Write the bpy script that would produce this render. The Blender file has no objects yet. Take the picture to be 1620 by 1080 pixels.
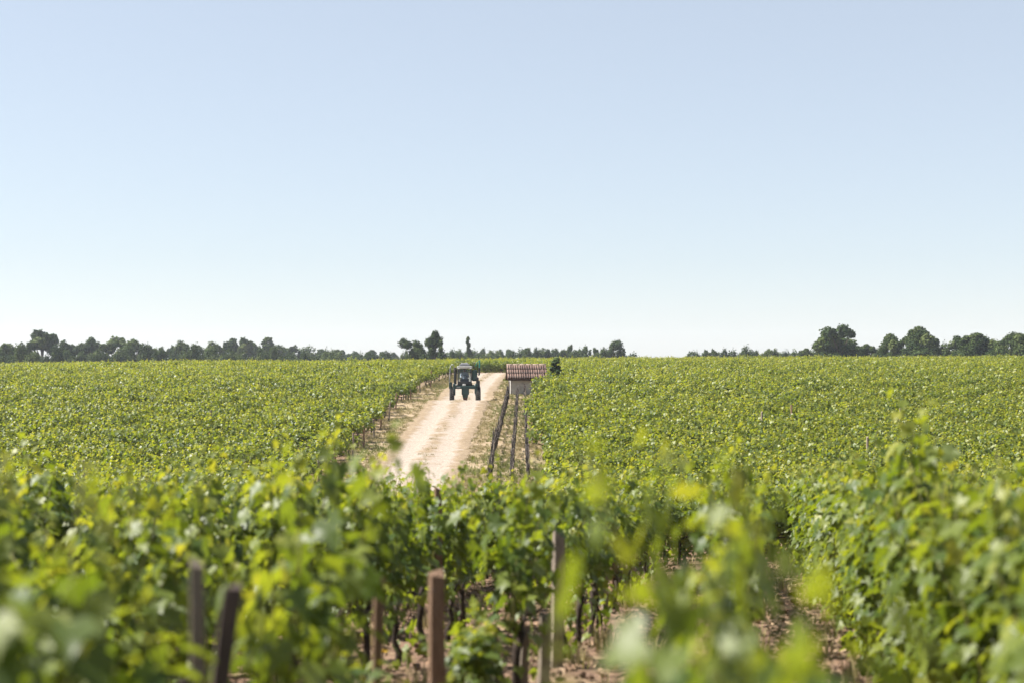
import bpy, math, random
import numpy as np
from mathutils import Vector, Matrix, noise as mnoise

R = math.radians
scene = bpy.context.scene
col = scene.collection
random.seed(7)
rng = np.random.default_rng(7)

# ------------------------------------------------------------------ camera
F_PX = 2250.0                      # focal length in pixels of the 1620 px wide photograph
HORIZON = 570.0
cd = bpy.data.cameras.new('camera')
cam = bpy.data.objects.new('camera', cd); col.objects.link(cam)
cd.sensor_width = 36.0; cd.lens = F_PX * 36.0 / 1620.0
cd.clip_start = 0.05; cd.clip_end = 6000
cam.location = (0, 0, 0)           # eye level is z = 0; the ground lies below
cam.rotation_euler = (R(90) + math.atan((HORIZON - 540) / F_PX), 0, 0)
cd.dof.use_dof = True; cd.dof.focus_distance = 78.0
cd.dof.aperture_fstop = 1.35; cd.dof.aperture_blades = 0
scene.camera = cam

# ------------------------------------------------------------------ sky and sun
SUN_EL, SUN_AZ = 52.0, -84.0       # azimuth measured from +Y (view axis) towards +X
world = bpy.data.worlds.new('World'); scene.world = world; world.use_nodes = True
nt = world.node_tree; nt.nodes.clear()
wo = nt.nodes.new('ShaderNodeOutputWorld'); bg = nt.nodes.new('ShaderNodeBackground')
sky = nt.nodes.new('ShaderNodeTexSky'); sky.sky_type = 'NISHITA'; sky.sun_disc = False
sky.sun_elevation = R(SUN_EL); sky.sun_rotation = R(SUN_AZ)
sky.altitude = 50; sky.air_density = 1.0; sky.dust_density = 0.3; sky.ozone_density = 1.2
bg.inputs['Strength'].default_value = 0.059
hs = nt.nodes.new('ShaderNodeHueSaturation'); hs.inputs['Saturation'].default_value = 0.70     # thin summer haze pales the whole sky
nt.links.new(sky.outputs[0], hs.inputs['Color']); veil = nt.nodes.new('ShaderNodeMix'); veil.data_type = 'RGBA'; veil.inputs[0].default_value = 0.5; veil.inputs[7].default_value = (3.8, 4.3, 5.0, 1)   # even veil of high thin cloud
nt.links.new(hs.outputs[0], veil.inputs[6]); nt.links.new(veil.outputs[2], bg.inputs['Color']); nt.links.new(bg.outputs[0], wo.inputs[0])

sl = bpy.data.lights.new('sun', 'SUN'); sun = bpy.data.objects.new('sun', sl); col.objects.link(sun)
sl.energy = 5.0; sl.angle = R(0.53); sl.color = (1.0, 0.955, 0.88)
sv = Vector((math.sin(R(SUN_AZ)) * math.cos(R(SUN_EL)), math.cos(R(SUN_AZ)) * math.cos(R(SUN_EL)), math.sin(R(SUN_EL))))
sun.rotation_euler = sv.to_track_quat('Z', 'Y').to_euler()

vs = scene.view_settings
vs.view_transform = 'Standard'; vs.look = 'None'; vs.exposure = 1.48; vs.gamma = 1.0; vs.use_curve_mapping = False
scene.cycles.use_denoising = True
scene.cycles.max_bounces = 7; scene.cycles.diffuse_bounces = 3; scene.cycles.transmission_bounces = 4
scene.cycles.volume_bounces = 1; scene.cycles.transparent_max_bounces = 8
scene.cycles.sample_clamp_indirect = 6.0

# ------------------------------------------------------------------ helpers
def tag(o, label=None, cat=None, group=None, kind=None):
    if label: o['label'] = label
    if cat: o['category'] = cat
    if group: o['group'] = group
    if kind: o['kind'] = kind
    return o

def link(name, data, parent=None, loc=(0, 0, 0), rot=None, scale=None, mtx=None):
    o = bpy.data.objects.new(name, data); col.objects.link(o)
    if parent is not None: o.parent = parent
    if mtx is not None: o.matrix_local = mtx
    else:
        o.location = loc
        if rot is not None: o.rotation_euler = rot
        if scale is not None: o.scale = scale
    return o

def empty(name, loc=(0, 0, 0), rz=0.0, scale=1.0):
    o = bpy.data.objects.new(name, None); col.objects.link(o)
    o.location = loc; o.rotation_euler = (0, 0, rz)
    o.scale = scale if hasattr(scale, '__len__') else (scale,) * 3
    o.empty_display_size = 0.1
    return o

def mesh_np(name, V, Fc, m=None, tone=None, smooth=False):
    """V (n,3) array, Fc (m,3 or 4) int array"""
    V = np.asarray(V, dtype=np.float32); Fc = np.asarray(Fc, dtype=np.int32)
    me = bpy.data.meshes.new(name)
    k = Fc.shape[1]
    me.vertices.add(len(V)); me.vertices.foreach_set('co', V.ravel())
    me.loops.add(Fc.size); me.loops.foreach_set('vertex_index', Fc.ravel())
    me.polygons.add(len(Fc)); me.polygons.foreach_set('loop_start', np.arange(0, Fc.size, k, dtype=np.int32))
    me.update(calc_edges=True)
    if smooth: me.polygons.foreach_set('use_smooth', np.ones(len(Fc), dtype=bool))
    if tone is not None:
        a = me.attributes.new('tone', 'FLOAT', 'POINT'); a.data.foreach_set('value', np.asarray(tone, dtype=np.float32))
    if m is not None: me.materials.append(m)
    return me

class MB:
    """collects shapes into one mesh"""
    def __init__(s): s.v = []; s.f = []
    def add(s, vs_, fs):
        n = len(s.v); s.v += [tuple(p) for p in vs_]; s.f += [tuple(i + n for i in f) for f in fs]; return s
    def box(s, c, d, rz=0, rx=0, ry=0, taper=1.0, bev=0.0):
        hx, hy, hz = d[0] / 2, d[1] / 2, d[2] / 2
        M = Matrix.Translation(c) @ Matrix.Rotation(rz, 4, 'Z') @ Matrix.Rotation(ry, 4, 'Y') @ Matrix.Rotation(rx, 4, 'X')
        b = min(bev, hx * .9, hy * .9)
        def ring(z, t, i):
            x, y = hx * t - i, hy * t - i
            if b <= 0: return [(-x, -y, z), (x, -y, z), (x, y, z), (-x, y, z)]
            return [(-x + b, -y, z), (x - b, -y, z), (x, -y + b, z), (x, y - b, z), (x - b, y, z), (-x + b, y, z), (-x, y - b, z), (-x, -y + b, z)]
        rings = [ring(-hz, 1, 0), ring(hz, taper, 0)] if b <= 0 else [ring(-hz, 1, b * .7), ring(-hz + b, 1, 0), ring(hz - b, taper, 0), ring(hz, taper, b * .7)]
        n = len(rings[0]); vv = [M @ Vector(p) for r in rings for p in r]; ff = []
        for k in range(len(rings) - 1):
            for i in range(n): ff.append((k * n + i, k * n + (i + 1) % n, (k + 1) * n + (i + 1) % n, (k + 1) * n + i))
        ff.append(tuple(range(n))[::-1]); ff.append(tuple(range((len(rings) - 1) * n, len(rings) * n)))
        return s.add(vv, ff)
    def tube(s, pts, rad, n=6, cap=True):
        pts = [Vector(p) for p in pts]
        if not hasattr(rad, '__len__'): rad = [rad] * len(pts)
        vv = []; up = Vector((0.31, 0.17, 0.93)).normalized()
        for i, p in enumerate(pts):
            t = (pts[min(i + 1, len(pts) - 1)] - pts[max(i - 1, 0)])
            t = t.normalized() if t.length > 1e-9 else Vector((0, 0, 1))
            a = up if abs(t.dot(up)) < .93 else Vector((1, 0, 0))
            u = t.cross(a).normalized(); w = t.cross(u)
            for k in range(n):
                an = 2 * math.pi * k / n
                vv.append(p + (u * math.cos(an) + w * math.sin(an)) * rad[i])
        ff = [(i * n + k, i * n + (k + 1) % n, (i + 1) * n + (k + 1) % n, (i + 1) * n + k) for i in range(len(pts) - 1) for k in range(n)]
        if cap: ff.append(tuple(range(n))[::-1]); ff.append(tuple(range((len(pts) - 1) * n, len(pts) * n)))
        return s.add(vv, ff)
    def lathe_x(s, prof, n=24, c=(0, 0, 0)):
        """profile of (x, r) spun round the x axis"""
        vv = []
        for x, r in prof:
            for k in range(n):
                a = 2 * math.pi * k / n
                vv.append((c[0] + x, c[1] + r * math.cos(a), c[2] + r * math.sin(a)))
        m = len(prof)
        ff = [(i * n + k, i * n + (k + 1) % n, (i + 1) * n + (k + 1) % n, (i + 1) * n + k) for i in range(m - 1) for k in range(n)]
        ff.append(tuple(range(n))); ff.append(tuple(range((m - 1) * n, m * n))[::-1])
        return s.add(vv, ff)
    def mesh(s, name, m, smooth=False):
        me = bpy.data.meshes.new(name); me.from_pydata(s.v, [], s.f); me.update()
        if m: me.materials.append(m)
        if smooth: me.polygons.foreach_set('use_smooth', [True] * len(me.polygons))
        return me
    def obj(s, name, m, parent=None, smooth=False, loc=(0, 0, 0)): return link(name, s.mesh(name, m, smooth), parent, loc)

# ---- materials
def new_mat(name):
    m = bpy.data.materials.new(name); m.use_nodes = True
    nt = m.node_tree; nt.nodes.clear()
    out = nt.nodes.new('ShaderNodeOutputMaterial')
    return m, nt, out
def N(nt, t, **kw):
    n = nt.nodes.new(t)
    for k, v in kw.items():
        if k in n.inputs: n.inputs[k].default_value = v
        else: setattr(n, k, v)
    return n
def ramp(nt, stops, fac=None, interp='LINEAR'):
    r = nt.nodes.new('ShaderNodeValToRGB'); e = r.color_ramp.elements; r.color_ramp.interpolation = interp
    while len(e) < len(stops): e.new(0.5)
    for i, (p, c) in enumerate(stops): e[i].position = p; e[i].color = (*c, 1)
    if fac is not None: nt.links.new(fac, r.inputs[0])
    return r
def mixc(nt, a, b, f, mode='MIX'):
    n = nt.nodes.new('ShaderNodeMix'); n.data_type = 'RGBA'; n.blend_type = mode
    for s, v in ((0, f), (6, a), (7, b)):
        if hasattr(v, 'is_linked'): nt.links.new(v, n.inputs[s])
        else: n.inputs[s].default_value = v if s == 0 else (*v, 1)
    return n.outputs[2]
ALB = 0.78
def dim(c): return tuple(v * ALB for v in c)
def dims(st): return [(p, dim(c)) for p, c in st]
def noise_mat(name, c1, c2, scale=8.0, rough=0.8, bump=0.2, bscale=None, spec=0.3, metal=0.0, detail=6, stretch=None, c3=None):
    m, nt, out = new_mat(name)
    tc = N(nt, 'ShaderNodeTexCoord'); src = tc.outputs['Object']
    if stretch:
        mp = N(nt, 'ShaderNodeMapping'); mp.inputs['Scale'].default_value = stretch; nt.links.new(src, mp.inputs[0]); src = mp.outputs[0]
    n1 = N(nt, 'ShaderNodeTexNoise', Scale=scale, Detail=detail, Roughness=0.65); nt.links.new(src, n1.inputs['Vector'])
    c1, c2 = dim(c1), dim(c2); c3 = dim(c3) if c3 else None
    stops = [(0.32, c1), (0.68, c2)] if c3 is None else [(0.28, c1), (0.52, c2), (0.74, c3)]
    r = ramp(nt, stops, n1.outputs['Fac'])
    b = N(nt, 'ShaderNodeBsdfPrincipled', Roughness=rough, Metallic=metal); b.inputs['Specular IOR Level'].default_value = spec
    nt.links.new(r.outputs[0], b.inputs['Base Color'])
    if bump:
        n2 = N(nt, 'ShaderNodeTexNoise', Scale=bscale or scale * 3, Detail=5.0); nt.links.new(src, n2.inputs['Vector'])
        bp = N(nt, 'ShaderNodeBump', Strength=bump, Distance=0.02); nt.links.new(n2.outputs['Fac'], bp.inputs['Height']); nt.links.new(bp.outputs[0], b.inputs['Normal'])
    nt.links.new(b.outputs[0], out.inputs[0])
    return m
def leaf_mat(name, top, trans, under, tfac=0.4, rough=0.42, spec=0.5, big=0.0, rnd=.22):
    """top/trans/under: ramps over the per-leaf 'tone' attribute"""
    m, nt, out = new_mat(name)
    at = N(nt, 'ShaderNodeAttribute', attribute_name='tone')
    oi = N(nt, 'ShaderNodeObjectInfo')
    ad = N(nt, 'ShaderNodeMath', operation='MULTIPLY_ADD'); nt.links.new(oi.outputs['Random'], ad.inputs[0]); ad.inputs[1].default_value = rnd; 
    sb = N(nt, 'ShaderNodeMath', operation='SUBTRACT'); nt.links.new(at.outputs['Fac'], sb.inputs[0]); sb.inputs[1].default_value = rnd / 2
    nt.links.new(sb.outputs[0], ad.inputs[2])
    t = ad.outputs[0]
    if big:
        ge = N(nt, 'ShaderNodeNewGeometry')
        nz = N(nt, 'ShaderNodeTexNoise', Scale=big, Detail=2.0); nt.links.new(ge.outputs['Position'], nz.inputs['Vector'])
        a2 = N(nt, 'ShaderNodeMath', operation='MULTIPLY_ADD'); nt.links.new(nz.outputs['Fac'], a2.inputs[0]); a2.inputs[1].default_value = 0.5
        s2 = N(nt, 'ShaderNodeMath', operation='SUBTRACT'); nt.links.new(t, s2.inputs[0]); s2.inputs[1].default_value = 0.25
        nt.links.new(s2.outputs[0], a2.inputs[2]); t = a2.outputs[0]
    g = N(nt, 'ShaderNodeNewGeometry')
    cf = ramp(nt, dims(top), t); cu = ramp(nt, dims(under), t); ct = ramp(nt, dims(trans), t)
    c = mixc(nt, cf.outputs[0], cu.outputs[0], g.outputs['Backfacing'])
    b = N(nt, 'ShaderNodeBsdfPrincipled', Roughness=rough); b.inputs['Specular IOR Level'].default_value = spec
    nt.links.new(c, b.inputs['Base Color'])
    tr = N(nt, 'ShaderNodeBsdfTranslucent'); nt.links.new(ct.outputs[0], tr.inputs['Color'])
    mx = N(nt, 'ShaderNodeMixShader'); mx.inputs[0].default_value = tfac
    nt.links.new(b.outputs[0], mx.inputs[1]); nt.links.new(tr.outputs[0], mx.inputs[2]); nt.links.new(mx.outputs[0], out.inputs[0])
    return m

M = {}
M['vine_leaf'] = leaf_mat('vine_leaf',
    [(0.0, (.050, .088, .014)), (0.5, (.155, .190, .026)), (1.0, (.30, .30, .045))],
    [(0.0, (.20, .28, .012)), (0.5, (.46, .52, .022)), (1.0, (.72, .66, .035))],
    [(0.0, (.12, .16, .055)), (0.5, (.19, .23, .075)), (1.0, (.28, .29, .085))], tfac=0.37, rough=0.48, spec=0.36, big=.35)
M['tree_leaf'] = leaf_mat('tree_leaf',
    [(0.0, (.022, .040, .014)), (0.5, (.052, .082, .022)), (1.0, (.12, .15, .045))],
    [(0.0, (.030, .055, .012)), (0.5, (.070, .11, .02)), (1.0, (.15, .19, .04))],
    [(0.0, (.030, .048, .024)), (0.5, (.055, .08, .035)), (1.0, (.11, .14, .065))], tfac=0.25, rough=0.7, spec=0.08, rnd=.55)
M['bark'] = noise_mat('bark', (.045, .032, .024), (.12, .085, .06), 14, .9, .6, 40, stretch=(3, 3, .6))
M['vine_wood'] = noise_mat('vine_wood', (.022, .016, .013), (.085, .058, .044), 30, .95, .8, 70, stretch=(2, 2, .5))
M['dead_wood'] = noise_mat('dead_wood', (.022, .018, .016), (.12, .10, .088), 30, .95, .8, 70, stretch=(2, 2, .5))
M['shoot'] = noise_mat('shoot', (.11, .13, .03), (.20, .17, .05), 20, .6, .1)
M['stake_brown'] = noise_mat('stake_brown', (.11, .060, .036), (.34, .21, .13), 12, .9, .9, 60, stretch=(7, 7, .5), c3=(.20, .125, .08))
M['stake_grey'] = noise_mat('stake_grey', (.12, .090, .066), (.37, .30, .235), 12, .9, .9, 60, stretch=(7, 7, .5), c3=(.23, .18, .14))
M['stake_dark'] = noise_mat('stake_dark', (.05, .038, .034), (.14, .10, .085), 9, .85, .5, 50, stretch=(6, 6, .35))

# ------------------------------------------------------------------ the lie of the land
_py = np.array([-80, -20, 0, 12, 25, 34, 42, 52, 62, 75, 86, 95, 106, 122, 140, 160, 180, 205, 240, 300, 420, 700, 1500])
_pz = np.array([3.5, 0.1, -1.70, -2.80, -3.97, -4.72, -5.12, -5.16, -4.82, -4.05, -3.26, -2.62, -2.14, -1.62, -1.28, -1.28, -1.36, -1.48, -2.0, -3.4, -4.8, -6.0, -8.0])
_ty = np.arange(-90, 1510, 0.5)
_tz = np.interp(_ty, _py, _pz)
_k = np.hanning(21); _k /= _k.sum()
_tz = np.convolve(np.pad(_tz, 10, mode='edge'), _k, mode='valid')
_tz = np.where(_ty < 8, np.interp(_ty, _py, _pz), _tz)
def ground(x, y):
    x = np.asarray(x, float); y = np.asarray(y, float)
    z = np.interp(y, _ty, _tz)
    t = np.clip((y - 40) / 110, 0, 1); t = t * t * (3 - 2 * t)
    z = z + t * np.where(x < 0, np.maximum(.0105 * x, -1.6), np.minimum(.0058 * x, 1.0)) + t * 0.10 * np.sin(x * .071 + 1.0) * np.sin(y * .043 + x * .02)
    w = 1 / (1 + np.exp((x + 1.3) * 4)) / (1 + np.exp(-(x + 9) * 1.5))        # low brow across the track, a dip behind it
    z = z + w * (.28 * np.exp(-((y - 91.5) / 3.2) ** 2) - .42 * np.exp(-((y - 97.8) / 3.4) ** 2))
    return z
def gz(x, y): return float(ground(x, y))
def pix_to_ground(px, py):
    """where the sight line through a photo pixel meets the ground"""
    sx = (px - 810) / F_PX; sz = -(py - HORIZON) / F_PX
    d = np.arange(1.5, 400, 0.05)
    hit = np.nonzero(sz * d <= ground(sx * d, d))[0]
    k = d[hit[0]] if len(hit) else 400.0
    return sx * k, k
def edge_left(y): return float(np.interp(y, [40, 95, 120, 140], [-7.7, -7.3, -5.9, -4.9]))
EDGE_RIGHT = 1.30
def road_mid(y): return float(np.interp(y, [20, 40, 55, 75, 95, 120, 142, 160], [-5.0, -4.35, -4.15, -4.0, -3.42, -2.8, -2.2, -1.6]))

# ground sheet
def axis(parts):
    o = []
    for a, b, s in parts: o += list(np.arange(a, b, s))
    return np.array(o)
gx = axis([(-900, -300, 60), (-300, -100, 12), (-100, -30, 3), (-30, -12, .75), (-12, 12, .16), (12, 30, .75), (30, 100, 3), (100, 300, 12), (300, 901, 60)])
gy = axis([(-80, -4, 4), (-4, 2, .5), (2, 34, .16), (34, 60, .5), (60, 150, 1.0), (150, 260, 4), (260, 500, 16), (500, 1401, 90)])
GX, GY = np.meshgrid(gx, gy)
GZ = ground(GX, GY)
near = np.argwhere((GY > 1) & (GY < 36) & (np.abs(GX) < 14))
for i, j in near:
    p = Vector((GX[i, j], GY[i, j], 0))
    n1 = mnoise.noise(p * 1.1); n2 = mnoise.noise(p * 3.7 + Vector((9, 2, 1))); n3 = mnoise.noise(p * 8.0)
    GZ[i, j] += .045 * n1 + .035 * max(n2, -.2) + .018 * n3
nx, ny = len(gx), len(gy)
idx = np.arange(nx * ny).reshape(ny, nx)
gf = np.stack([idx[:-1, :-1], idx[:-1, 1:], idx[1:, 1:], idx[1:, :-1]], -1).reshape(-1, 4)

def ground_material():
    m, nt, out = new_mat('earth')
    ge = N(nt, 'ShaderNodeNewGeometry'); P = ge.outputs['Position']
    sp = N(nt, 'ShaderNodeSeparateXYZ'); nt.links.new(P, sp.inputs[0])
    def nz(s, d=6, r=.6):
        n = N(nt, 'ShaderNodeTexNoise', Scale=s, Detail=d, Roughness=r); nt.links.new(P, n.inputs['Vector']); return n.outputs['Fac']
    soil = ramp(nt, dims([(.30, (.085, .050, .034)), (.48, (.20, .125, .085)), (.62, (.29, .19, .13)), (.78, (.40, .29, .19))]), nz(7, 8, .75))
    soil2 = mixc(nt, soil.outputs[0], (.27, .21, .125), ramp(nt, [(.52, (0, 0, 0)), (.70, (.8, .8, .8))], nz(1.3, 5)).outputs[0])
    dry = ramp(nt, dims([(.30, (.22, .155, .09)), (.5, (.34, .255, .165)), (.72, (.45, .36, .255))]), nz(2.2, 8, .7))
    green = ramp(nt, dims([(.3, (.11, .12, .035)), (.7, (.26, .24, .09))]), nz(5, 6))
    verge = mixc(nt, dry.outputs[0], green.outputs[0], ramp(nt, [(.52, (0, 0, 0)), (.70, (.75, .75, .75))], nz(.45, 5, .65)).outputs[0])
    # the verge lies between the two vine blocks, its border frayed by noise
    w = N(nt, 'ShaderNodeMath', operation='MULTIPLY_ADD'); nt.links.new(nz(1.6, 4), w.inputs[0]); w.inputs[1].default_value = 1.6; nt.links.new(sp.outputs[0], w.inputs[2])
    def mr(v, a, b):
        n = N(nt, 'ShaderNodeMapRange', interpolation_type='SMOOTHSTEP'); nt.links.new(v, n.inputs[0]); n.inputs[1].default_value = a; n.inputs[2].default_value = b; return n.outputs[0]
    def mul(a, b):
        n = N(nt, 'ShaderNodeMath', operation='MULTIPLY'); nt.links.new(a, n.inputs[0]); nt.links.new(b, n.inputs[1]); return n.outputs[0]
    mask = mul(mul(mr(w.outputs[0], -7.2, -6.2), mr(w.outputs[0], 2.9, 2.2)), mul(mr(sp.outputs[1], 33, 36), mr(sp.outputs[1], 150, 146)))
    c = mixc(nt, soil2, verge, mask)
    b = N(nt, 'ShaderNodeBsdfPrincipled', Roughness=.95); b.inputs['Specular IOR Level'].default_value = .15
    nt.links.new(c, b.inputs['Base Color'])
    bp = N(nt, 'ShaderNodeBump', Strength=.7, Distance=.05); nt.links.new(nz(14, 8, .7), bp.inputs['Height']); nt.links.new(bp.outputs[0], b.inputs['Normal'])
    nt.links.new(b.outputs[0], out.inputs[0])
    return m
terrain = link('ground', mesh_np('ground', np.stack([GX, GY, GZ], -1).reshape(-1, 3), gf, ground_material(), smooth=True))
tag(terrain, 'brown crumbly vineyard soil and dry grassy verge', 'ground', kind='structure')

# dirt road: worn pale gravel with two ruts and a low crown
def road_material():
    m, nt, out = new_mat('pale_gravel')
    ge = N(nt, 'ShaderNodeNewGeometry'); P = ge.outputs['Position']
    at = N(nt, 'ShaderNodeAttribute', attribute_name='tone')
    def nz(s, d=6, r=.6, v=P):
        n = N(nt, 'ShaderNodeTexNoise', Scale=s, Detail=d, Roughness=r); nt.links.new(v, n.inputs['Vector']); return n.outputs['Fac']
    a = ramp(nt, dims([(.30, (.19, .15, .12)), (.5, (.39, .325, .268)), (.7, (.53, .46, .39))]), nz(6, 9, .85))
    d = ramp(nt, dims([(.30, (.19, .135, .085)), (.55, (.31, .235, .155)), (.75, (.42, .34, .25))]), nz(4, 8, .75))
    f = N(nt, 'ShaderNodeMath', operation='MULTIPLY_ADD'); nt.links.new(nz(1.1, 5, .65), f.inputs[0]); f.inputs[1].default_value = 2.3; nt.links.new(at.outputs['Fac'], f.inputs[2])
    fr = ramp(nt, [(.55, (0, 0, 0)), (1.0, (1, 1, 1))]); 
    sub = N(nt, 'ShaderNodeMath', operation='SUBTRACT'); nt.links.new(f.outputs[0], sub.inputs[0]); sub.inputs[1].default_value = .72; nt.links.new(sub.outputs[0], fr.inputs[0])
    c = mixc(nt, d.outputs[0], a.outputs[0], fr.outputs[0])
    vo = N(nt, 'ShaderNodeTexVoronoi', Scale=16.0); nt.links.new(P, vo.inputs['Vector'])
    peb = ramp(nt, [(.0, (1.15, 1.13, 1.1)), (.35, (.95, .95, .95)), (.7, (.72, .70, .68))], vo.outputs['Distance'])
    c = mixc(nt, c, peb.outputs[0], .55, 'MULTIPLY')
    b = N(nt, 'ShaderNodeBsdfPrincipled', Roughness=.95); b.inputs['Specular IOR Level'].default_value = .15
    nt.links.new(c, b.inputs['Base Color'])
    bp = N(nt, 'ShaderNodeBump', Strength=.6, Distance=.04); nt.links.new(nz(12, 8, .75), bp.inputs['Height']); nt.links.new(bp.outputs[0], b.inputs['Normal'])
    nt.links.new(b.outputs[0], out.inputs[0])
    return m
RW = 2.1
ry = np.arange(30, 147, .3); ru = np.linspace(-1, 1, 33)
RV = []; RT = []
for y in ry:
    xm = road_mid(y)
    e0 = -RW - .35 * mnoise.noise(Vector((y * .35, 3, 0))) - .16 * mnoise.noise(Vector((y * 1.7, 5, 0)))
    e1 = RW + .45 * mnoise.noise(Vector((y * .35, 13, 0))) + .2 * mnoise.noise(Vector((y * 1.7, 25, 0)))
    for u in ru:
        o = e0 + (e1 - e0) * (u + 1) / 2
        rut = math.exp(-((abs(o) - .85) / .55) ** 2)
        edge = min(1.0, (1 - abs(u)) * 5)
        z = gz(xm + o, y) + .012 + edge * (.035 + .03 * (1 - (o / RW) ** 2) - .045 * rut + .012 * mnoise.noise(Vector((o * 3, y * 3, 0))))
        RV.append((xm + o, y, z)); RT.append(.75 * rut + (.25 if abs(o) < .8 else 0) * 0 + .12 - .45 * max(0, abs(u) - .55) / .45)
ri = np.arange(len(RV)).reshape(len(ry), len(ru))
rf = np.stack([ri[:-1, :-1], ri[:-1, 1:], ri[1:, 1:], ri[1:, :-1]], -1).reshape(-1, 4)
tag(link('dirt_road', mesh_np('dirt_road', RV, rf, road_material(), RT, True)), 'pale gravel farm track with two wheel ruts running uphill', 'road', kind='structure')

# ------------------------------------------------------------------ grape vines
half = [(.10, -.17), (.32, -.23), (.52, -.03), (.41, .10), (.60, .36), (.37, .41), (.27, .50), (.15, .76)]
out_ = half + [(0, .95)] + [(-x, y) for x, y in half[::-1]]
LV = np.array([(0, .28, 0)] + [(0, 0, 0)] + [(x, y, 0) for x, y in out_])
LV[:, 2] = .24 * np.abs(LV[:, 0]) - .22 * LV[:, 0] ** 2 - .26 * np.clip(LV[:, 1], 0, 1) ** 2
LV[3:, 2] += .035 * np.array([(-1) ** i for i in range(len(LV) - 3)])
LF = np.array([(0, 1, 2)] + [(0, i, i + 1) for i in range(2, len(LV) - 1)] + [(0, len(LV) - 1, 1)])
LV[:, 1] -= .0
SV = np.array([(0, -.08, 0), (.48, -.12, .06), (.52, .32, .04), (0, .92, -.20), (-.52, .32, .04), (-.48, -.12, .06), (0, .3, -.03)])
SF = np.array([(6, 0, 1), (6, 1, 2), (6, 2, 3), (6, 3, 4), (6, 4, 5), (6, 5, 0)])

def place_leaves(leaves, TV, TF):
    n = len(leaves); k = len(TV)
    B = np.array([l[1] for l in leaves]); P = np.array([l[0] for l in leaves]); S = np.array([l[2] for l in leaves])
    V = np.einsum('nij,kj->nki', B, TV) * S[:, None, None] + P[:, None, :]
    Fc = (TF[None] + (np.arange(n) * k)[:, None, None]).reshape(-1, 3)
    T = np.repeat(np.array([l[3] for l in leaves]), k)
    return V.reshape(-1, 3), Fc, T
def basis(n, t):
    n = n / np.linalg.norm(n); t = t - n * n.dot(t); t = t / max(np.linalg.norm(t), 1e-6)
    return np.stack([np.cross(t, n), t, n], 1)          # columns: x, y (tip), z (normal)
def unit(v): return v / max(np.linalg.norm(v), 1e-6)

def grow_vine(seed, top=1.78, half_len=.58, shoots=11, lateral=1.0, thick=.17, size=1.0, low=0, long_=.22, skip=.0, tone0=.30, lo=.68):
    g = np.random.default_rng(seed)
    leaves = []; canes = []
    lean = g.uniform(-.06, .06, 2)
    head = np.array([lean[0], lean[1], .52 + g.uniform(-.05, .05)])
    tr = [np.array([0, 0, -.08])]
    for q in (.25, .5, .75, 1): tr.append(head * [q, q, q] + np.array([*g.uniform(-.025, .025, 2), 0]))
    arms = [[head, head + [g.uniform(-.03, .03), s * .2, .07], head + [g.uniform(-.04, .04), s * half_len * .85, .10 + g.uniform(-.03, .05)]] for s in (-1, 1)]
    for i in range(shoots):
        yy = (i + .5) / shoots * 2 - 1 + g.uniform(-.08, .08)
        p = head + np.array([g.uniform(-.04, .04), yy * half_len, .08])
        L = (top - p[2]) * g.uniform(lo, 1.0) if g.random() > long_ else (top - p[2]) * g.uniform(1.0, 1.22)
        d = unit(np.array([g.normal(0, .16), g.normal(0, .14), 1.0]))
        curl = np.array([g.normal(0, .05), g.normal(0, .05), 0])
        step = .062; nst = max(4, int(L / step)); pts = [p.copy()]; side = g.choice([-1, 1])
        ph = g.uniform(0, 6.28)
        for k in range(nst):
            q = k / nst
            pull = np.array([-p[0] * .35 * (1 - q), 0, 0]) if abs(p[0]) > thick else 0
            d = unit(d + curl * .5 + g.normal(0, .035, 3) + pull + np.array([0, 0, -.05 * q if q > .8 else .02]))
            p = p + d * step; pts.append(p.copy())
            def leaf(base, frac, tone_shift=0.0, reach=1.0):
                az = ph + (k % 2) * math.pi + g.normal(0, .75)
                outw = np.array([math.cos(az), math.sin(az) * .7, 0])
                sz = (.135 if frac < .55 else .135 - (frac - .55) * .19) * g.uniform(.72, 1.12) * size
                pet = unit(outw + np.array([0, 0, .55])) * sz * g.uniform(.55, .95) * reach
                nrm = unit(outw * g.uniform(.25, 1.1) + np.array([0, 0, g.uniform(.35, 1.1)]) + g.normal(0, .32, 3))
                tip = unit(outw * 1.0 + np.array([0, 0, g.uniform(-1.1, .1)]) + g.normal(0, .3, 3))
                tone = np.clip(tone0 + .62 * max(0, frac - .62) / .38 + g.normal(0, .19) + tone_shift, 0, 1)
                leaves.append((base + pet, basis(nrm, tip), sz, tone))
            if q < .25 and g.random() < skip: continue
            leaf(p, q)
            if q < .8 and g.random() < .62 * lateral * (1 if q < .45 else .55): leaf(p, q * .8 + g.uniform(0, .25), .05, 1.8)
            if q < .65 and g.random() < .40 * lateral: leaf(p, q * .6, -.04, 2.4)
        canes.append(pts)
    for i in range(low):          # suckers and drooping leaves below the cordon
        k = i; ph = g.uniform(0, 6.28)
        base = np.array([g.normal(0, .13), g.uniform(-half_len, half_len), g.uniform(.10, .72)])
        az = g.uniform(0, 6.28); outw = np.array([math.cos(az), math.sin(az) * .7, 0])
        leaves.append((base + outw * .06, basis(unit(outw * g.uniform(.3, 1.2) + np.array([0, 0, g.uniform(.3, 1.0)]) + g.normal(0, .3, 3)), unit(outw + np.array([0, 0, g.uniform(-1.2, 0)]))), .13 * g.uniform(.6, 1.1), np.clip(.30 + g.normal(0, .14), 0, 1)))
    return dict(trunk=tr, arms=arms, canes=canes, leaves=leaves)

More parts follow.
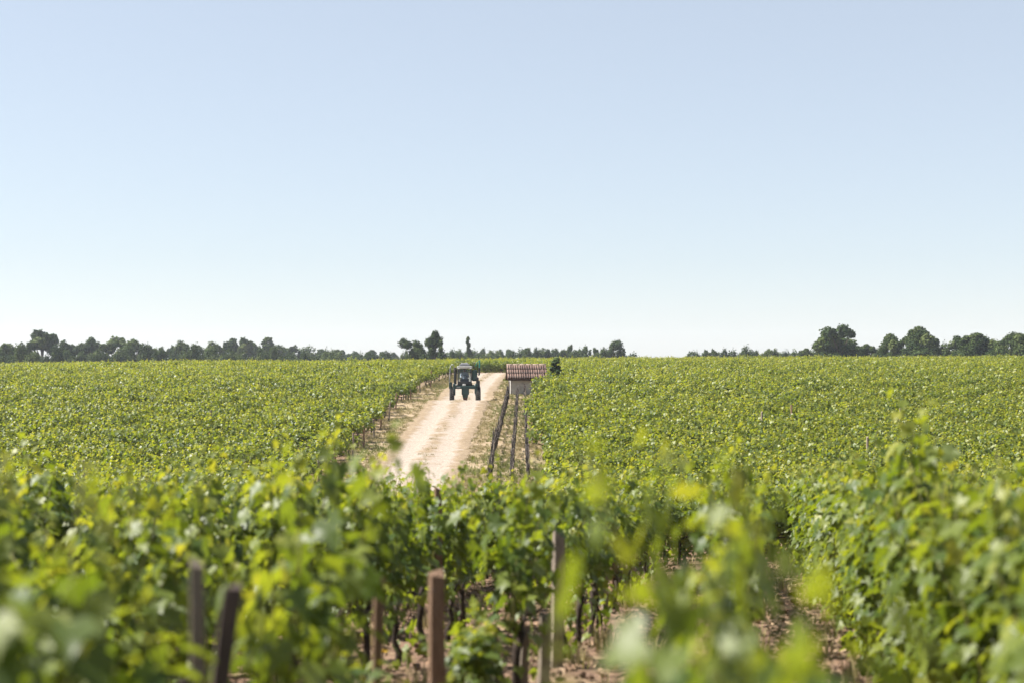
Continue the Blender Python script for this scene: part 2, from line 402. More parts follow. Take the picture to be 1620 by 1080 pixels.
def vine_wood(v, name, m, n=6):
    b = MB(); g = random.Random(len(v['leaves']))
    rad = [.042, .036, .030, .031, .038]
    b.tube(v['trunk'], [r * g.uniform(.9, 1.15) for r in rad], n)
    for a in v['arms']: b.tube(a, [.028, .022, .012], n)
    return b.mesh(name, m, True)
def vine_canes(v, name, m, every=2):
    b = MB()
    for pts in v['canes']:
        pp = pts[::3] + [pts[-1]]
        b.tube(pp, list(np.linspace(.006, .0025, len(pp))), 4)
    return b.mesh(name, m, True)

NEAR = []
for s in range(12):           # 0-5: bare feet, 6-11: leaves down to the soil
    v = grow_vine(100 + s, skip=.5, low=18, tone0=.15, lo=.36, shoots=9, lateral=.8, long_=.42) if s < 6 else grow_vine(100 + s, low=80, shoots=11, tone0=.16, lo=.55, long_=.25)
    # leaves on the rim come first: those can be picked apart from one another
    sc = [l[0][2] * .9 + abs(l[0][0]) * 2.2 + rng.random() * .5 for l in v['leaves']]
    order = np.argsort(sc)[::-1]
    rim = [v['leaves'][i] for i in order[:110]]; rest = [v['leaves'][i] for i in order[110:]]
    V, Fc, T = place_leaves(v['leaves'], LV, LF); allm = mesh_np('foliage', V, Fc, M['vine_leaf'], T, True)
    V, Fc, T = place_leaves(rest, LV, LF); restm = mesh_np('foliage', V, Fc, M['vine_leaf'], T, True)
    NEAR.append(dict(all=allm, rest=restm, rim=rim, wood=vine_wood(v, 'trunk', M['vine_wood']), canes=vine_canes(v, 'shoots', M['shoot'])))
FARV = []
for s in range(9):
    v = grow_vine(300 + s, top=1.42, shoots=10, lateral=.9, size=1.15, tone0=.31, lo=.40, long_=.32)
    V, Fc, T = place_leaves(v['leaves'], SV, SF)
    FARV.append(dict(all=mesh_np('foliage', V, Fc, M['vine_leaf'], T, True), wood=vine_wood(v, 'trunk', M['vine_wood'], 5)))
# single leaves in seven tones
LEAFM = [mesh_np('leaf', LV, LF, M['vine_leaf'], np.full(len(LV), t), True) for t in np.linspace(.08, .98, 7)]

# where the vines stand -------------------------------------------------------
ROW_AZ = R(9.1); rdir = np.array([math.sin(ROW_AZ), math.cos(ROW_AZ)]); rper = np.array([math.cos(ROW_AZ), -math.sin(ROW_AZ)])
def in_view(x, y, mx=1.04, extra=.6): return y > 1.2 and abs(x) < .36 * y * mx + extra
vines = []      # (dist, x, y, rz, block, row, place)
def row_off(k): return -.04 if k == 0 else (1.3 + 1.5 * (k - 1) if k > 0 else -1.75 + 1.5 * (k + 1))
SKIP_A = [(3.75, 5.0), (6.2, 10.3), (11.8, 14.2)]
for k in range(-16, 16):
    o = row_off(k)
    n = 0
    s = -2.0 + rng.uniform(0, .5)
    while s < 34:
        s += 1.08 + rng.uniform(-.06, .06)
        p = rper * o + rdir * s
        x, y = p
        if y > (31.5 if x < 1.6 else 30.0 + .05 * x): break
        if y < -3 or abs(x) > .42 * max(y, 0) + 4.5: continue
        if k == 0 and s < 9.0: continue
        if k in (-1, 1) and s < 1.6: continue
        if k == -1 and any(a < s < b for a, b in SKIP_A): continue
        if rng.random() < (.12 if k in (-2, -3) else .05): continue
        vines.append([math.hypot(x, y), x + rng.uniform(-.05, .05), y, -ROW_AZ + (math.pi if rng.random() < .5 else 0) + rng.normal(0, .05), 'near', k])
SMALL = set()
for s, q in ((6.75, .6), (9.7, .6)):     # young replanted vines in the gaps
    x, y = rper * row_off(-1) + rdir * s
    x += -.06
    vines.append([math.hypot(x, y), x, y, -ROW_AZ + s, 'near', -1]); SMALL.add(round(y, 4))
for s in (2.35, 2.95, 3.8, 4.8):
    x, y = rper * row_off(0) + rdir * s
    vines.append([math.hypot(x, y), x, y, -ROW_AZ + (math.pi if s > 3 else 0), 'near', 0])
tilt = math.tan(R(3.5))
yrow = 31.6
while yrow < 236:
    W = .36 * yrow * 1.16 + 8
    x = -W + rng.uniform(0, 1)
    while x < W:
        x += 1.02 + rng.uniform(-.08, .08)
        y = yrow + x * tilt + rng.uniform(-.06, .06)
        if y < 36 and x < EDGE_RIGHT: continue
        if y < 147 and edge_left(y) < x < EDGE_RIGHT: continue
        if 99.6 < y < 105 and x < 3.3: 
            if x > -4: continue
        if 88 < y < 100 and x < 1.75 and x > 0: continue
        if rng.random() < .03: continue
        blk = 'back' if y >= 147 else ('left' if x < -2 else 'right')
        vines.append([math.hypot(x, y), x, y, math.pi / 2 + R(3.5) + (math.pi if rng.random() < .5 else 0), blk, int(round((yrow - 31.6) / 1.4))])
    yrow += 1.4
vines.sort(key=lambda v: v[0])
def seen(v): return in_view(v[1], v[2], 1.03, .5)
single = [v for v in vines if seen(v)][:300]
sid = {id(v) for v in single}
rest_v = [v for v in vines if id(v) not in sid]

def ordinal(n): return str(n) + ('th' if 10 <= n % 100 <= 20 else {1: 'st', 2: 'nd', 3: 'rd'}.get(n % 10, 'th'))
def row_phrase(k):
    if k == 0: return 'blurred nearest row at lower middle'
    if k == -1: return 'row just left of the soil alley'
    if k == 1: return 'row just right of the soil alley'
    return '%s row %s of the blurred middle row' % (ordinal(abs(k)), 'left' if k < 0 else 'right')
cnt = {}; nleaf = 0; rank = 0
for v in single:
    d, x, y, rz, blk, k = v
    rank += 1
    c = cnt[(blk, k)] = cnt.get((blk, k), 0) + 1
    i = rng.integers(0, 9); sc = rng.uniform(.93, 1.06)
    if blk == 'near':
        sc *= 1.0 + .03 * math.sin(x * 1.7 + y)
        i = rng.integers(0, 6) + (6 if k >= 1 or k < -2 else 0)
        t = empty('grape_vine', (x, y, gz(x, y)), rz, (sc * ((.68 if y < 6 else .75) if k == 0 else 1), sc, sc * (rng.uniform(.96, 1.17) if y < 14 else rng.uniform(1.0, 1.08)) * ((.94 if y < 9 else 1.03) if k >= 1 else (.70 if k == 0 and y < 2.6 else .88 if k == 0 and y < 6 else 1.0))))
        if k == -1 and round(y, 4) in SMALL: i = 6 + i % 6; t.scale = (sc * .75, sc * .7, sc * .55)
        elif k == -1 and y < 4: t.scale = (sc, sc, sc * .94)
        pv = NEAR[i]
        tag(t, '%s grape vine from the front in the %s' % (ordinal(c), row_phrase(k)), 'grape vine', 'vines of the foreground block')
        link('trunk', pv['wood'], t); link('shoots', pv['canes'], t)
        if rank <= 34:
            tag(link('foliage', pv['rest'], t), kind='stuff')
            for P, B, S, tone in pv['rim']:
                m = Matrix(((B[0, 0] * S, B[0, 1] * S, B[0, 2] * S, P[0]), (B[1, 0] * S, B[1, 1] * S, B[1, 2] * S, P[1]), (B[2, 0] * S, B[2, 1] * S, B[2, 2] * S, P[2]), (0, 0, 0, 1)))
                link('leaf', LEAFM[min(6, int(tone * 7))], t, mtx=m); nleaf += 1
        else: tag(link('foliage', pv['all'], t), kind='stuff')
    else:
        t = empty('grape_vine', (x, y, gz(x, y)), rz, (sc, sc, sc))
        pv = FARV[i] if y > 37 else NEAR[6 + i % 6]
        where = {'left': 'left', 'right': 'right', 'back': 'back'}[blk]
        c = 1 + sum(1 for w in single if w[4] == blk and w[5] == k and w[1] < x)
        tag(t, '%s grape vine from the left in the %s row of the %s field' % (ordinal(c), ordinal(k + 1), where), 'grape vine', 'front vines of the %s field' % where)
        link('trunk', pv['wood'], t); tag(link('foliage', pv['all'], t), kind='stuff')
print('individual vines', len(single), 'leaves', nleaf, 'others', len(rest_v), 'farthest single', single[-1][0])

# everything nobody could count: one scatter object each
def scatter(name, pts, rots, scl, idxs, meshes, label, cat):
    me = bpy.data.meshes.new(name); me.vertices.add(len(pts)); me.vertices.foreach_set('co', np.asarray(pts, np.float32).ravel())
    a = me.attributes.new('rot', 'FLOAT_VECTOR', 'POINT'); a.data.foreach_set('vector', np.asarray(rots, np.float32).ravel())
    a = me.attributes.new('scl', 'FLOAT', 'POINT'); a.data.foreach_set('value', np.asarray(scl, np.float32))
    a = me.attributes.new('pick', 'INT', 'POINT'); a.data.foreach_set('value', np.asarray(idxs, np.int32))
    me.update()
    o = link(name, me); tag(o, label, cat, kind='stuff')
    sc_ = bpy.data.collections.new(name + '_source')
    for i, m in enumerate(meshes):
        for mm in m if isinstance(m, (list, tuple)) else (m,):
            sc_.objects.link(bpy.data.objects.new('%s_source_%02d' % (name, i), mm))
    ng = bpy.data.node_groups.new(name, 'GeometryNodeTree')
    ng.interface.new_socket('Geometry', in_out='INPUT', socket_type='NodeSocketGeometry')
    ng.interface.new_socket('Geometry', in_out='OUTPUT', socket_type='NodeSocketGeometry')
    gi = ng.nodes.new('NodeGroupInput'); go = ng.nodes.new('NodeGroupOutput')
    ci = ng.nodes.new('GeometryNodeCollectionInfo'); ci.inputs['Collection'].default_value = sc_
    ci.inputs['Separate Children'].default_value = True; ci.inputs['Reset Children'].default_value = True
    ip = ng.nodes.new('GeometryNodeInstanceOnPoints'); ip.inputs['Pick Instance'].default_value = True
    def attr(n, t): q = ng.nodes.new('GeometryNodeInputNamedAttribute'); q.data_type = t; q.inputs['Name'].default_value = n; return q.outputs['Attribute']
    L = ng.links.new
    L(gi.outputs[0], ip.inputs['Points']); L(ci.outputs[0], ip.inputs['Instance'])
    L(attr('pick', 'INT'), ip.inputs['Instance Index']); L(attr('rot', 'FLOAT_VECTOR'), ip.inputs['Rotation']); L(attr('scl', 'FLOAT'), ip.inputs['Scale'])
    L(ip.outputs[0], go.inputs[0])
    o.modifiers.new('scatter', 'NODES').node_group = ng
    return o
def joined(a, b):
    """foliage and wood of a vine as one mesh with two materials"""
    V = []; F = []; mi = []; T = []
    for k, me in enumerate((a, b)):
        n = len(V); V += [tuple(v.co) for v in me.vertices]; F += [tuple(i + n for i in p.vertices) for p in me.polygons]; mi += [k] * len(me.polygons)
        T += [d.value for d in me.attributes['tone'].data] if 'tone' in me.attributes else [0.0] * len(me.vertices)
    r = bpy.data.meshes.new('vine'); r.from_pydata(V, [], F); r.update()
    at = r.attributes.new('tone', 'FLOAT', 'POINT'); at.data.foreach_set('value', T)
    for me in (a, b): r.materials.append(me.materials[0])
    r.polygons.foreach_set('material_index', mi); r.polygons.foreach_set('use_smooth', [True] * len(mi))
    return r
src = [joined(p['all'], p['wood']) for p in FARV] + [joined(p['all'], p['wood']) for p in NEAR]
P_ = np.array([(v[1], v[2], 0) for v in rest_v]); P_[:, 2] = ground(P_[:, 0], P_[:, 1])
big = np.array([mnoise.noise(Vector((v[1] * .05, v[2] * .05, 4))) for v in rest_v])
scatter('vineyard_rows', P_, np.array([(0, 0, v[3]) for v in rest_v]), rng.normal(1.0, .075, len(rest_v)) * (1 + .10 * big) * np.array([.78 if 146 < v[2] < 150.5 else 1.0 for v in rest_v]),
        [rng.integers(0, 9) + (9 if v[4] == 'near' or v[2] < 37 else 0) if not (146 < v[2] < 150.5) else rng.integers(15, 21) for v in rest_v], src, 'dense rows of green grape vines filling the far fields', 'vineyard')

# ------------------------------------------------------------------ wooden posts of the foreground rows
def stake_mesh(h, w, m, lean=(0, 0), seed=0, square=True):
    g = random.Random(seed); b = MB(); n = 4 if square else 7
    rings = 6; vv = []
    for k in range(rings):
        q = k / (rings - 1); z = -.15 + (h + .15) * q
        r = w * (.72 if square else .5) * (1.05 - .10 * q)
        for i in range(n):
            a = 2 * math.pi * (i + .5) / n + .3
            zz = z + (g.uniform(-.035, .03) if k == rings - 1 else 0)
            vv.append((r * math.cos(a) * g.uniform(.86, 1.14) + lean[0] * max(z, 0), r * math.sin(a) * g.uniform(.86, 1.14) + lean[1] * max(z, 0), zz))
    ff = [(k * n + i, k * n + (i + 1) % n, (k + 1) * n + (i + 1) % n, (k + 1) * n + i) for k in range(rings - 1) for i in range(n)]
    ff.append(tuple(range((rings - 1) * n, rings * n)))
    b.add(vv, ff)
    return b.mesh('wooden_stake', m)
def stake_row(o, s, h, w, m, label, lean=(0, 0), off=(0, 0)):
    p = rper * o + rdir * s
    x, y = p[0] + off[0], p[1] + off[1]
    ob = link('wooden_stake', stake_mesh(h, w, M[m], lean, int(s * 100) + int(o * 10)), None, (x, y, gz(x, y)))
    tag(ob, label, 'stake', 'vineyard stakes')
A_ = row_off(-1)
stake_row(A_, 8.15, 1.22, .085, 'stake_brown', 'thick red-brown wooden stake in front, standing free between two vines')
stake_row(A_, 13.6, 1.32, .10, 'stake_grey', 'thick grey weathered stake with shaded right side beside soil alley', (.02, 0))
stake_row(A_, 4.28, 1.40, .055, 'stake_dark', 'dark blurred stake among the leaves at lower left', (.12, 0))
stake_row(A_, 4.5, 1.46, .045, 'stake_grey', 'slim pale stake beside the dark stake at lower left', (-.02, 0))
stake_row(A_, 6.7, 1.30, .045, 'stake_brown', 'slim brown stake left of the thick red-brown stake', (.02, 0))
stake_row(A_, 18.6, .98, .07, 'stake_grey', 'nearest of the stakes bunched along the left of the alley')
stake_row(A_, 19.9, 1.02, .07, 'stake_brown', 'second of the stakes bunched along the left of the alley')
stake_row(A_, 21.6, 1.05, .07, 'stake_grey', 'third of the stakes bunched along the left of the alley')
stake_row(A_, 23.5, 1.05, .07, 'stake_grey', 'farthest of the stakes bunched along the left of the alley')
stake_row(A_, 11.2, .55, .07, 'stake_dark', 'short dark stump-like stake leftmost of the short trio near bottom', (-.15, 0), (-.12, 0))
stake_row(A_, 11.3, .62, .06, 'stake_grey', 'short grey stake in the middle of the short trio', (.05, 0), (.02, -.1))
stake_row(A_, 11.5, .68, .075, 'stake_grey', 'tallest short stake, rightmost of the short trio', (.03, 0), (.16, 0))
B_ = row_off(-2)
stake_row(B_, 11.5, .55, .06, 'stake_dark', 'short dark stake low in the second row left of the alley')
stake_row(B_, 15.2, 1.72, .07, 'stake_brown', 'orange-brown stake top poking above leaves left of centre')
stake_row(B_, 20.5, 1.75, .07, 'stake_grey', 'grey stake top showing through leaves right of centre')
stake_row(row_off(1), 13.2, .42, .07, 'stake_grey', 'short pale stake at the foot of the right row, nearest')
stake_row(row_off(1), 21.5, .75, .06, 'stake_brown', 'thin brown stake at the far foot of the right row')
stake_row(row_off(1), 23.0, .8, .06, 'stake_dark', 'thin dark stake farthest along the right row')
M['wire'] = noise_mat('wire', (.16, .15, .14), (.30, .29, .28), 30, .5, 0, spec=.5, metal=.5)
for k in range(-4, 5):
    b = MB()
    for h in (.62, 1.12):
        pl = []
        for s_ in np.arange(2.6 if k in (-1, 0, 1) else 3.5, 30, 2.4):
            p = rper * row_off(k) + rdir * s_
            pl.append((p[0], p[1], gz(p[0], p[1]) + h + rng.uniform(-.02, .02)))
        b.tube(pl, .0017, 4)
    tag(b.obj('trellis_wires', M['wire']), 'thin trellis wires along the %s' % row_phrase(k), 'wire', 'wires of the foreground rows')
# end stakes of the left field along the track
names = 'nearest second third fourth fifth sixth seventh eighth ninth tenth eleventh twelfth thirteenth fourteenth'.split()
for i, y in enumerate([44.5, 49.5, 55, 60.5, 66, 70.5, 75, 79, 83, 88, 93, 98, 104, 110]):
    x = edge_left(y) + .12 + rng.uniform(-.05, .1)
    ob = link('wooden_stake', stake_mesh(1.05 + rng.uniform(-.15, .3), .075, M[['stake_grey', 'stake_brown'][i % 2]], (rng.uniform(-.08, .08), 0), 900 + i), None, (x, y, gz(x, y)))
    tag(ob, '%s end stake where left vine rows meet the track' % names[i], 'stake', 'row-end stakes along the track')

for i, (px, py, h, lab) in enumerate([(1205, 706, 1.75, 'grey stake top above the right field, left of two'), (1372, 760, 1.8, 'grey stake top showing at the front of the right field'), (1252, 690, 1.7, 'brown stake top above the right field, farther back'), (1424, 700, 1.75, 'stake top standing above vines at far right'), (133, 815, 1.85, 'stake top above vines near the left edge'), (334, 700, 1.7, 'stake top above vines in the left field')]):
    x, y = pix_to_ground(px, py)
    tag(link('wooden_stake', stake_mesh(h, .075, M[['stake_grey', 'stake_brown'][i == 2]], (0, 0), 300 + i), None, (x, y, gz(x, y))), lab, 'stake', 'stakes in the fields')

# ------------------------------------------------------------------ three leafless rows on the verge
def dead_vine(seed):
    g = random.Random(seed); b = MB()
    h = g.uniform(.42, .56); p = [(0, 0, -.08)]
    for q in (.3, .6, 1.0): p.append((g.uniform(-.04, .04), g.uniform(-.05, .05), h * q))
    b.tube(p, [.058, .05, .046, .06], 6)
    t = MB()
    for s in (-1, 1):
        t.tube([p[-1], (g.uniform(-.04, .04), s * .22, h + .06), (g.uniform(-.05, .05), s * .52, h + g.uniform(.02, .14))], [.04, .03, .018], 5)
        for q in range(5):
            y = s * g.uniform(.05, .5); dz = g.uniform(.16, .42)
            t.tube([(g.uniform(-.02, .02), y, h + .06), (g.uniform(-.07, .07), y + g.uniform(-.08, .08), h + .06 + dz)], [.012, .006], 4)
    return b.mesh('trunk', M['dead_wood'], True), t.mesh('canes', M['dead_wood'], True)
DV = [dead_vine(s) for s in range(7)]
rowdef = [('left', [(54, -.90), (67, -.88), (80, -.58), (96.5, -.25)]), ('middle', [(55, -.02), (67, .05), (80, .22), (96.5, .38)]), ('right', [(58, .66), (67, .72), (80, .80), (95.5, .86)])]
for nm, pl in rowdef:
    y = pl[0][0]; n = 0
    while y < pl[-1][0]:
        x = float(np.interp(y, [p[0] for p in pl], [p[1] for p in pl])) + rng.uniform(-.03, .03); n += 1
        t = empty('bare_vine', (x, y, gz(x, y)), rng.normal(0, .08) + (math.pi if n % 2 else 0), (1, 1, rng.uniform(.7, 1.25)))
        tag(t, '%s leafless dark vine from the front, %s of the three bare rows' % (ordinal(n), nm), 'bare vine', 'leafless vines of the %s bare row' % nm)
        a, c = DV[rng.integers(0, 7)]; link('trunk', a, t); link('canes', c, t)
        y += 1.0 + rng.uniform(-.08, .08)
    for i, y in enumerate(np.arange(pl[0][0] + .4, pl[-1][0], 5.3)):
        x = float(np.interp(y, [p[0] for p in pl], [p[1] for p in pl])) + .03
        ob = link('wooden_stake', stake_mesh(.95 + rng.uniform(-.1, .2), .045, M[['stake_grey', 'stake_dark'][i % 2]], (rng.uniform(-.06, .06), 0), 70 + i), None, (x, y, gz(x, y)))
        tag(ob, '%s thin stake from the front in the %s bare row' % (ordinal(i + 1), nm), 'stake', 'stakes of the bare rows')
    b = MB(); ys = np.arange(pl[0][0] + .4, pl[-1][0], 2.65)
    for h in (.55, .85):
        b.tube([(float(np.interp(y, [p[0] for p in pl], [p[1] for p in pl])) + .05, y, gz(0, y) + h) for y in ys], .004, 4)
    tag(b.obj('trellis_wires', M['stake_grey']), 'thin grey trellis wires along the %s of the bare rows' % nm, 'wire', 'wires of the bare rows')

# ------------------------------------------------------------------ stone hut with canal-tile roof
M['render_wall'] = noise_mat('render_wall', (.28, .265, .245), (.50, .475, .44), 3.0, .9, .5, 25, c3=(.40, .38, .345))
M['tile'] = None
def tile_material():
    m, nt, out = new_mat('clay_tile')
    oi = N(nt, 'ShaderNodeObjectInfo'); tc = N(nt, 'ShaderNodeTexCoord')
    r = ramp(nt, dims([(0, (.075, .036, .029)), (.35, (.125, .066, .050)), (.7, (.19, .115, .088)), (1, (.33, .23, .18))]), oi.outputs['Alpha'])
    n = N(nt, 'ShaderNodeTexNoise', Scale=9.0, Detail=6.0); nt.links.new(tc.outputs['Object'], n.inputs['Vector'])
    c = mixc(nt, r.outputs[0], (.10, .085, .07), ramp(nt, [(.5, (0, 0, 0)), (.72, (.75, .75, .75))], n.outputs['Fac']).outputs[0])
    b = N(nt, 'ShaderNodeBsdfPrincipled', Roughness=.85); nt.links.new(c, b.inputs['Base Color']); nt.links.new(b.outputs[0], out.inputs[0])
    return m
M['tile'] = tile_material()
M['old_wood'] = noise_mat('old_wood', (.035, .018, .012), (.09, .048, .03), 8, .85, .3, 40)
hx, hy = 1.02, 102.0
hut = empty('stone_hut', (hx, hy, gz(hx, hy)), R(4.0))
tag(hut, 'small grey rendered hut with red clay tiled roof beside the track', 'hut')
HW, HD, HE, HR = 2.40, 2.2, 1.13, 2.08
b = MB()
zb = -.5
wv = [(-HW/2, -HD/2, zb), (HW/2, -HD/2, zb), (HW/2, HD/2, zb), (-HW/2, HD/2, zb), (-HW/2, -HD/2, HE), (HW/2, -HD/2, HE), (HW/2, HD/2, HE), (-HW/2, HD/2, HE), (-HW/2, 0, HR - .16), (HW/2, 0, HR - .16)]
b.add(wv, [(0, 1, 5, 4), (1, 2, 6, 9, 5), (2, 3, 7, 6), (3, 0, 4, 8, 7)])
b.obj('wall', M['render_wall'], hut)
rl = 2.86; pitch = math.atan2(HR - HE, 1.38); slope = 1.38 / math.cos(pitch)
roof = empty('roof', (0, 0, 0)); roof.parent = hut
for sgn in (-1, 1):
    bd = MB(); bd.box((0, sgn * (1.38 / 2), (HR + HE) / 2 - .10), (rl - .06, slope, .05), rx=-sgn * pitch); bd.obj('roof_board', M['old_wood'], roof)
    fa = MB(); fa.box((0, sgn * 1.37, HE - .10), (rl - .03, .06, .16)); fa.obj('fascia', M['old_wood'], roof)
def tile_mesh(L, r0, r1, up=True):
    vv = []; n = 8
    for rr, y in ((r0, 0), (r1, L)):
        for t in (0, .014):
            for i in range(n + 1):
                a = math.pi * i / n
                vv.append(((rr - t) * math.cos(a), y, (rr - t) * math.sin(a) * (1 if up else -1)))
    k = n + 1; ff = []
    for i in range(n):
        ff += [(i, i + 1, 2 * k + i + 1, 2 * k + i), (k + i + 1, k + i, 3 * k + i, 3 * k + i + 1), (i + 1, i, k + i, k + i + 1), (2 * k + i, 2 * k + i + 1, 3 * k + i + 1, 3 * k + i)]
    bb = MB(); bb.add(vv, ff); return bb.mesh('tile', M['tile'], True)
TC = tile_mesh(.66, .076, .066); TP = tile_mesh(.66, .085, .078, False); TR = tile_mesh(.50, .10, .085)
ctone = rng.uniform(.15, .85, 17); ncol = 17; nrow = 3; pitch_x = (rl - .16) / (ncol - 1)
for sgn in (-1, 1):
    for c in range(ncol):
        for k in range(nrow):
            sdist = k * (slope - .62) / (nrow - 1) - .03       # from the eaves upwards
            yy = sgn * (1.38 - sdist * math.cos(pitch)); zz = HE + sdist * math.sin(pitch) - .055
            for kind, m_, dx, dz in (('tile', TC, 0, .045 + .012 * k * 0), ('tile', TP, pitch_x / 2, .012)):
                if kind == 'tile' and m_ is TP and c == ncol - 1: continue
                xx = -rl / 2 + .08 + c * pitch_x + dx + rng.uniform(-.008, .008)
                Mx = Matrix.Translation((xx, yy, zz + dz)) @ Matrix.Rotation(0 if sgn < 0 else math.pi, 4, 'Z') @ Matrix.Rotation(pitch - .03, 4, 'X') @ Matrix.Rotation(rng.normal(0, .025), 4, 'Z')
                tl_ = link('tile', m_, roof, mtx=Mx); tl_.color = (1, 1, 1, float(np.clip(ctone[c] + rng.normal(0, .05) - (.15 if m_ is TP else 0), 0, 1)))  # pans toned darker: dirt, plus shade between the covers put into the colour
for c in range(6):
    link('ridge_tile', TR, roof, mtx=Matrix.Translation((-rl / 2 + .01 + c * .47, 0, HR - .045)) @ Matrix.Rotation(-math.pi / 2, 4, 'Z') @ Matrix.Rotation(.02, 4, 'X'))
dr = MB(); dr.box((-HW / 2 - .02, .1, .3), (.05, .75, 1.2)); dr.obj('door', M['old_wood'], hut)

# ------------------------------------------------------------------ straddle tractor coming down the track
def paint(name, c, rough=.4, spec=.5, metal=0.0, dirt=.25):
    return noise_mat(name, tuple(v * (1 - dirt) for v in c), tuple(min(1, v * (1 + dirt * .4) + .01) for v in c), 5.0, rough, .03, 30, spec, metal)
M['teal'] = paint('teal_paint', (.008, .050, .046)); M['black'] = paint('black_plastic', (.022, .022, .024), .55)
M['white_paint'] = paint('white_paint', (.74, .72, .66)); M['greyp'] = paint('grey_metal', (.30, .30, .31), .4, .5, .3)
M['rubber'] = noise_mat('rubber', (.018, .017, .017), (.075, .062, .052), 6, .9, .3, 30); M['rim'] = paint('rim_paint', (.55, .50, .42), .5)
M['lamp'] = paint('lamp_lens', (.85, .85, .82), .12); M['bright_teal'] = paint('bright_teal', (.02, .28, .22))
M['rust'] = noise_mat('rust', (.07, .025, .018), (.16, .06, .04), 10, .8, .3)
def glass_material():
    m, nt, out = new_mat('cab_glass')
    g = N(nt, 'ShaderNodeBsdfGlossy', Roughness=.03); t = N(nt, 'ShaderNodeBsdfTransparent'); t.inputs[0].default_value = (.62, .68, .72, 1)
    fr = N(nt, 'ShaderNodeFresnel', IOR=1.5); mx = N(nt, 'ShaderNodeMixShader')
    nt.links.new(fr.outputs[0], mx.inputs[0]); nt.links.new(t.outputs[0], mx.inputs[1]); nt.links.new(g.outputs[0], mx.inputs[2]); nt.links.new(mx.outputs[0], out.inputs[0])
    return m
M['glass'] = glass_material()
tx, ty = -3.22, 97.2
tyaw = R(2.5)
trac = empty('straddle_tractor', (tx, ty, gz(tx, ty) + .03), tyaw)
trac.scale = (1.05,) * 3
trac.rotation_euler = (math.atan2(gz(tx, ty + 1) - gz(tx, ty - 1), 2), 0, tyaw)
tag(trac, 'dark green high-clearance vineyard tractor driving towards the viewer on the track', 'tractor')
def T(fn, name, m, parent=None, smooth=False, label=None):
    b = MB(); fn(b); o = b.obj(name, M[m], parent or trac, smooth)
    if label: tag(o, label)
    return o
def wheel(x, y, r, w):
    root = link('wheel', None, trac, (x, y, r))
    b = MB(); b.lathe_x([(-w/2, r*.60), (-w/2, r*.86), (-w*.36, r*.95), (w*.36, r*.95), (w/2, r*.86), (w/2, r*.60)], 26)
    for k in range(20):
        a = 2 * math.pi * k / 20
        for s in (-1, 1):
            b.box((s * w * .22, math.cos(a + s * .08) * r * .965, math.sin(a + s * .08) * r * .965), (w * .46, .05, .05), rx=a + s * .08, rz=0)
    b.obj('tyre', M['rubber'], root, True)
    b = MB(); b.lathe_x([(-w*.40, r*.605), (-w*.28, r*.52), (-w*.12, r*.20), (-w*.2, r*.16), (w*.2, r*.16), (w*.12, r*.20), (w*.28, r*.52), (w*.40, r*.605)], 22); b.obj('rim', M['rim'], root, True)
for x, y, r, w in ((-.83, -.95, .46, .27), (.87, -.95, .46, .27), (-.84, 1.05, .56, .32), (.88, 1.05, .56, .32)): wheel(x, y, r, w)
for s, x in ((-1, -.70), (1, .74)):
    T(lambda b: b.box((x + s*-.02, -.95, .92), (.13, .34, .72), bev=.02).box((x + s * .04, -.95, .48), (.10, .2, .26)), 'front_leg', 'teal')
    T(lambda b: b.box((x + s*-.02, 1.05, .98), (.14, .42, .66), bev=.02).box((x + s * .04, 1.05, .58), (.10, .24, .26)), 'rear_leg', 'teal')
    T(lambda b: b.box((x, .05, 1.22), (.17, 2.6, .17), bev=.02), 'side_beam', 'teal')
T(lambda b: b.box((.03, -1.02, 1.075), (1.52, .20, .19), bev=.025), 'front_crossbeam', 'teal')
T(lambda b: b.box((.03, 1.2, 1.12), (1.52, .20, .22), bev=.025), 'rear_crossbeam', 'teal')
T(lambda b: b.box((-.42, -1.128, 1.08), (.24, .012, .07)), 'number_plate', 'greyp')
T(lambda b: b.box((.02, -.86, .80), (.48, .42, .40), bev=.03).box((.02, -.80, .50), (.30, .34, .28), taper=1.25, bev=.02), 'engine_block', 'teal')
T(lambda b: b.box((.02, -.84, .33), (.26, .28, .20), bev=.02).tube([(.05, -.84, .26), (.05, -.84, .17)], .03, 8).tube([(-.08, -.9, .3), (-.12, -.9, .44), (-.16, -.86, .62)], .025, 6), 'tool_carrier', 'rust')
T(lambda b: b.box((0, .15, 1.26), (.96, 1.75, .16), bev=.02), 'cab_floor', 'black')
# cab
cab = empty('cab', (0, 0, 0)); cab.parent = trac
def C(fn, name, m, label=None): return T(fn, name, m, cab, False, label)
for sx in (-.45, .41):
    C(lambda b: b.tube([(sx, -.86, 1.30), (sx * .97, -.78, 2.28)], .035, 6), 'front_pillar', 'black')
    C(lambda b: b.tube([(sx, .62, 1.30), (sx, .60, 2.28)], .035, 6), 'rear_pillar', 'black')
    C(lambda b: b.add([(sx, -.84, 1.36), (sx, .6, 1.36), (sx, .58, 2.26), (sx * .98, -.78, 2.26)], [(0, 1, 2, 3)]), 'side_window', 'glass')
C(lambda b: b.box((-.02, -.87, 1.36), (.90, .07, .18), bev=.015), 'cab_sill', 'black')
C(lambda b: b.add([(-.43, -.865, 1.44), (.39, -.865, 1.44), (.385, -.79, 2.25), (-.425, -.79, 2.25)], [(0, 1, 2, 3)]), 'windshield', 'glass')
C(lambda b: b.add([(-.43, .62, 1.36), (.39, .62, 1.36), (.39, .60, 2.25), (-.43, .60, 2.25)], [(3, 2, 1, 0)]), 'rear_window', 'glass')
C(lambda b: b.box((-.02, -.08, 2.37), (1.02, 1.62, .17), bev=.045, taper=.96), 'cab_roof', 'greyp')
C(lambda b: b.box((-.02, -.905, 2.375), (.96, .05, .13), bev=.012), 'roof_visor', 'white_paint')
